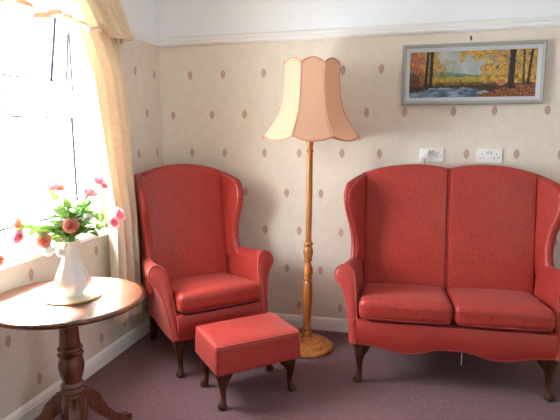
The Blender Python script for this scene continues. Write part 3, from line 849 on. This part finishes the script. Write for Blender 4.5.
def fbm(x, y, s, o=4, seed=0):
    return noise.fractal(Vector((x * s, y * s, seed * 7.3)), 0.8, 2.0, o)
def mixc(a, b, t): return tuple(a[i] + (b[i] - a[i]) * t for i in range(3))
def paint(u, v):
    x = u * 2.45; y = v
    n1 = fbm(x, y, 5, 4, 1); n2 = fbm(x, y, 14, 4, 2); n3 = fbm(x, y, 32, 3, 3)
    c = mixc((176, 196, 196), (214, 216, 204), clamp(0.5 + n1 * 0.9))                    # sky
    hz = 0.56 + 0.04 * fbm(x, 0, 2, 2, 4) - 0.10 * clamp((u - .2) / .5)
    if v < hz: c = mixc((86, 126, 108), (150, 170, 156), clamp((v - 0.42) / 0.16 + n2 * .4))
    if v < 0.45 + 0.03 * n1: c = mixc((148, 148, 62), (206, 176, 70), clamp(0.5 + n2 * 1.2))
    if v < 0.33 + 0.03 * n2: c = mixc((92, 70, 42), (164, 112, 56), clamp(0.5 + n2 * 1.4))
    if v < 0.26 + 0.03 * n2: c = mixc((38, 34, 30), (98, 66, 44), clamp(0.42 + n3 * 1.4))
    # river
    rb = 0.215 - 0.13 * smooth(0.45, 0.75, u) - 0.10 * (1 - smooth(0.0, 0.22, u)) + 0.02 * n2
    if v < rb and u < 0.80:
        c = mixc((70, 96, 128), (176, 190, 204), clamp(0.45 + 0.9 * fbm(x * 0.35, y, 14, 3, 6)))
    if u > 0.55 and v < 0.06 + 0.20 * smooth(0.55, 0.85, u) + 0.03 * n2:
        c = mixc((96, 54, 34), (190, 116, 66), clamp(0.5 + n3 * 1.5))
    # foliage left, overhanging branches, right
    fl = smooth(0.34, 0.14, u + 0.14 * n1 + 0.05 * n2) if v > 0.24 else 0
    fo = smooth(0.70, 0.86, v + 0.20 * n1 - 0.55 * abs(u - 0.58)) * smooth(0.30, 0.44, u)
    frr = smooth(0.56, 0.68, u + 0.15 * n1 + 0.05 * n2 + 0.10 * (v - 0.6)) if v > 0.30 else 0
    f = max(fl, fo, frr) * lerp(0.55, 1.0, smooth(-0.45, -0.05, n2))
    if f > 0.02:
        warm = (206, 96, 48) if u < 0.12 + 0.08 * n1 else (222, 166, 62)
        nn_ = 0.6 * n2 + 0.5 * n3
        fc = mixc(mixc(warm, (112, 66, 36), clamp(-nn_ * 1.5)), (242, 206, 116), clamp(nn_ * 1.5))
        c = mixc(c, fc, f)
    if u < 0.09 + .03 * n2 and 0.24 < v < 0.52 + 0.1 * n2: c = mixc(c, (70, 44, 34), 0.65)
    # thin twigs
    if u > 0.42 and v > 0.58:
        tw = abs(fbm(x, y, 6.5, 2, 9))
        if tw < 0.035 and f > 0.2: c = (84, 52, 30)
    # trunks
    for cx, lean_, w_, v0 in ((0.135, 0.02, 0.012, 0.25), (0.176, 0.005, 0.0145, 0.23), (0.806, 0.010, 0.0235, 0.20), (0.905, -0.01, 0.007, 0.3), (0.935, 0.03, 0.010, 0.27)):
        xx = cx + lean_ * (v - 0.2)
        ww = w_ * (1 + 0.8 * smooth(0.12, 0.0, v - v0)) * (1 + 0.25 * n2)
        if v > v0 - 0.02 and abs(u - xx) < ww: c = mixc((30, 26, 26), (92, 70, 54), clamp(0.25 + n3 + (0.5 if u < xx - ww * .5 else 0)))
    d = sqrt(((u - 0.735) / 0.028) ** 2 + ((v - 0.30) / 0.07) ** 2)
    if d < 1 + 0.3 * n2: c = (214, 122, 84)
    for k in range(9):
        bx = 0.24 + 0.045 * k
        if abs(u - bx) < 0.003 and 0.24 < v < 0.34 + 0.05 * sin(k * 5): c = (70, 56, 40)
    return c
nu, nv = 230, 96
cw, chh = PW - 0.088, PH - 0.088
vs = []; fs_ = []; cols = []
for i in range(nu + 1):
    for j in range(nv + 1):
        u, v = i / nu, j / nv
        vs.append(((u - 0.5) * cw, -0.0075, (v - 0.5) * chh)); cols.append(lin(*[clamp(q * 0.87, 0, 255) for q in paint(u, v)]))
for i in range(nu):
    for j in range(nv):
        a = i * (nv + 1) + j; fs_.append((a, a + nv + 1, a + nv + 2, a + 1))
m_, nt, b = new_mat('oil_paint'); N = NT(nt)
at = N.n('ShaderNodeVertexColor'); at.layer_name = 'paint'
N.link(at.outputs[0], b.inputs['Base Color']); b.inputs['Roughness'].default_value = 0.4
cv = MB().add(vs, fs_).build('canvas', m_, pc, smooth=False)
ca = cv.data.color_attributes.new('paint', 'FLOAT_COLOR', 'POINT')
for i, c in enumerate(cols): ca.data[i].color = c
pc.rotation_euler = (0, radians(0.35), 0)
nl = MB().box(2.094, 2.104, -0.004, 0.0, 1.935, 1.962).tube([(2.099, -0.004, 1.955), (2.099, -0.012, 1.950), (2.099, -0.014, 1.940)], 0.002, 6).build('picture_hook', plain('dark_brass', lin(84, 66, 44), 0.4, metal=0.5))
tag(nl, 'tiny dark brass picture hook on the wallpaper above the painting', 'hook')

# ------------------------------------------------------------------ sockets
def socket(cx, cz, label):
    o = thing('wall_socket', label, 'socket', (cx, 0, cz), 0, 'double wall sockets above the settee')
    MB().rbox((0.150, 0.010, 0.086), 0.004, (0, -0.0045, 0), n=2).build('faceplate', M_socket, o)
    for sx in (-1, 1):
        h = MB()
        h.box(sx * 0.042 - 0.002, sx * 0.042 + 0.002, -0.0102, -0.008, 0.008, 0.017)
        for s2 in (-1, 1): h.box(sx * 0.042 + s2 * 0.011 - 0.0035, sx * 0.042 + s2 * 0.011 + 0.0035, -0.0102, -0.008, -0.014, -0.0095)
        h.build('pin_holes', M_hole, o, smooth=False)
        MB().box(sx * 0.010 - 0.0055, sx * 0.010 + 0.0055, -0.0125, -0.008, 0.012, 0.030).build('switch', plain('switch_grey', lin(196, 192, 188), 0.4), o, smooth=False, bevel=0.001)
    for sx in (-1, 1):
        MB().tube([(sx * 0.0605, -0.009, 0), (sx * 0.0605, -0.0105, 0)], 0.003, 10).build('screw', M_cable, o)
    return o
socket(1.893, 1.238, 'left white double wall socket with a plug in it above the settee')
socket(2.238, 1.233, 'white double wall socket with both outlets empty below the painting')
pg = thing('plug', 'white plug with a hanging flex pushed into the left socket', 'plug', (1.851, -0.012, 1.238))
MB().rbox((0.046, 0.036, 0.046), 0.008, (0, -0.018, 0), n=3).build('plug_body', M_plug, pg)
MB().tube([(0, -0.020, -0.022), (0, -0.022, -0.04), (0.002, -0.012, -0.07), (-0.004, -0.004, -0.13), (-0.01, 0.004, -0.30), (0.0, 0.006, -0.6)], 0.0035, 8).build('flex', M_cable, pg)

# ------------------------------------------------------------------ camera, light, view
cam = bpy.data.cameras.new('camera'); co = bpy.data.objects.new('camera', cam); COL.objects.link(co)
F_PX = 523.15
cam.sensor_width = 36; cam.lens = F_PX / 560 * 36; cam.clip_start = 0.05
Rr = ((0.9676422971115327, 0.25225835399700425, -0.005840178031390391), (-0.03210552993452136, 0.14604544806365863, 0.988756775980579), (-0.2502750882296114, 0.9565753759838309, -0.1494186409824856))
M = Matrix.Identity(4)
for r in range(3):
    M[r][0] = Rr[0][r]; M[r][1] = Rr[1][r]; M[r][2] = -Rr[2][r]
M[0][3], M[1][3], M[2][3] = 1.80345, -3.50463, 1.395
co.matrix_world = M
SC.camera = co

wd = bpy.data.worlds.new('sky'); SC.world = wd; wd.use_nodes = True
bg = wd.node_tree.nodes['Background']; bg.inputs[0].default_value = (0.87, 0.96, 1.0, 1); bg.inputs[1].default_value = 18.0

def portal(loc, rot, sx, sy):
    l = bpy.data.lights.new('window_portal', 'AREA'); l.shape = 'RECTANGLE'; l.size = sx; l.size_y = sy
    l.cycles.is_portal = True
    o = bpy.data.objects.new('window_portal', l); COL.objects.link(o); o.location = loc; o.rotation_euler = rot
sun = bpy.data.lights.new('sun', 'SUN'); sun.energy = 20.0; sun.angle = radians(9); sun.color = (1.0, 0.96, 0.9)
suno = bpy.data.objects.new('sun', sun); COL.objects.link(suno); suno.location = (-4, -2.5, 6)
suno.rotation_euler = Vector((1.0, -0.75, -1.15)).to_track_quat('-Z', 'Y').to_euler()
portal((-0.31, (WY0 + WY1) / 2, (WZ0 + WZ1) / 2), (0, radians(-90), 0), WZ1 - WZ0, WY1 - WY0)
portal((XR + 0.21, (RY0 + RY1) / 2, (RZ0 + RZ1) / 2), (0, radians(90), 0), RZ1 - RZ0, RY1 - RY0)

SC.cycles.use_denoising = True
SC.cycles.max_bounces = 10; SC.cycles.diffuse_bounces = 6; SC.cycles.transparent_max_bounces = 12
SC.cycles.sample_clamp_indirect = 8
vs_ = SC.view_settings
vs_.view_transform = 'Standard'; vs_.look = 'None'; vs_.gamma = 1.0; vs_.exposure = 1.48; vs_.use_curve_mapping = False
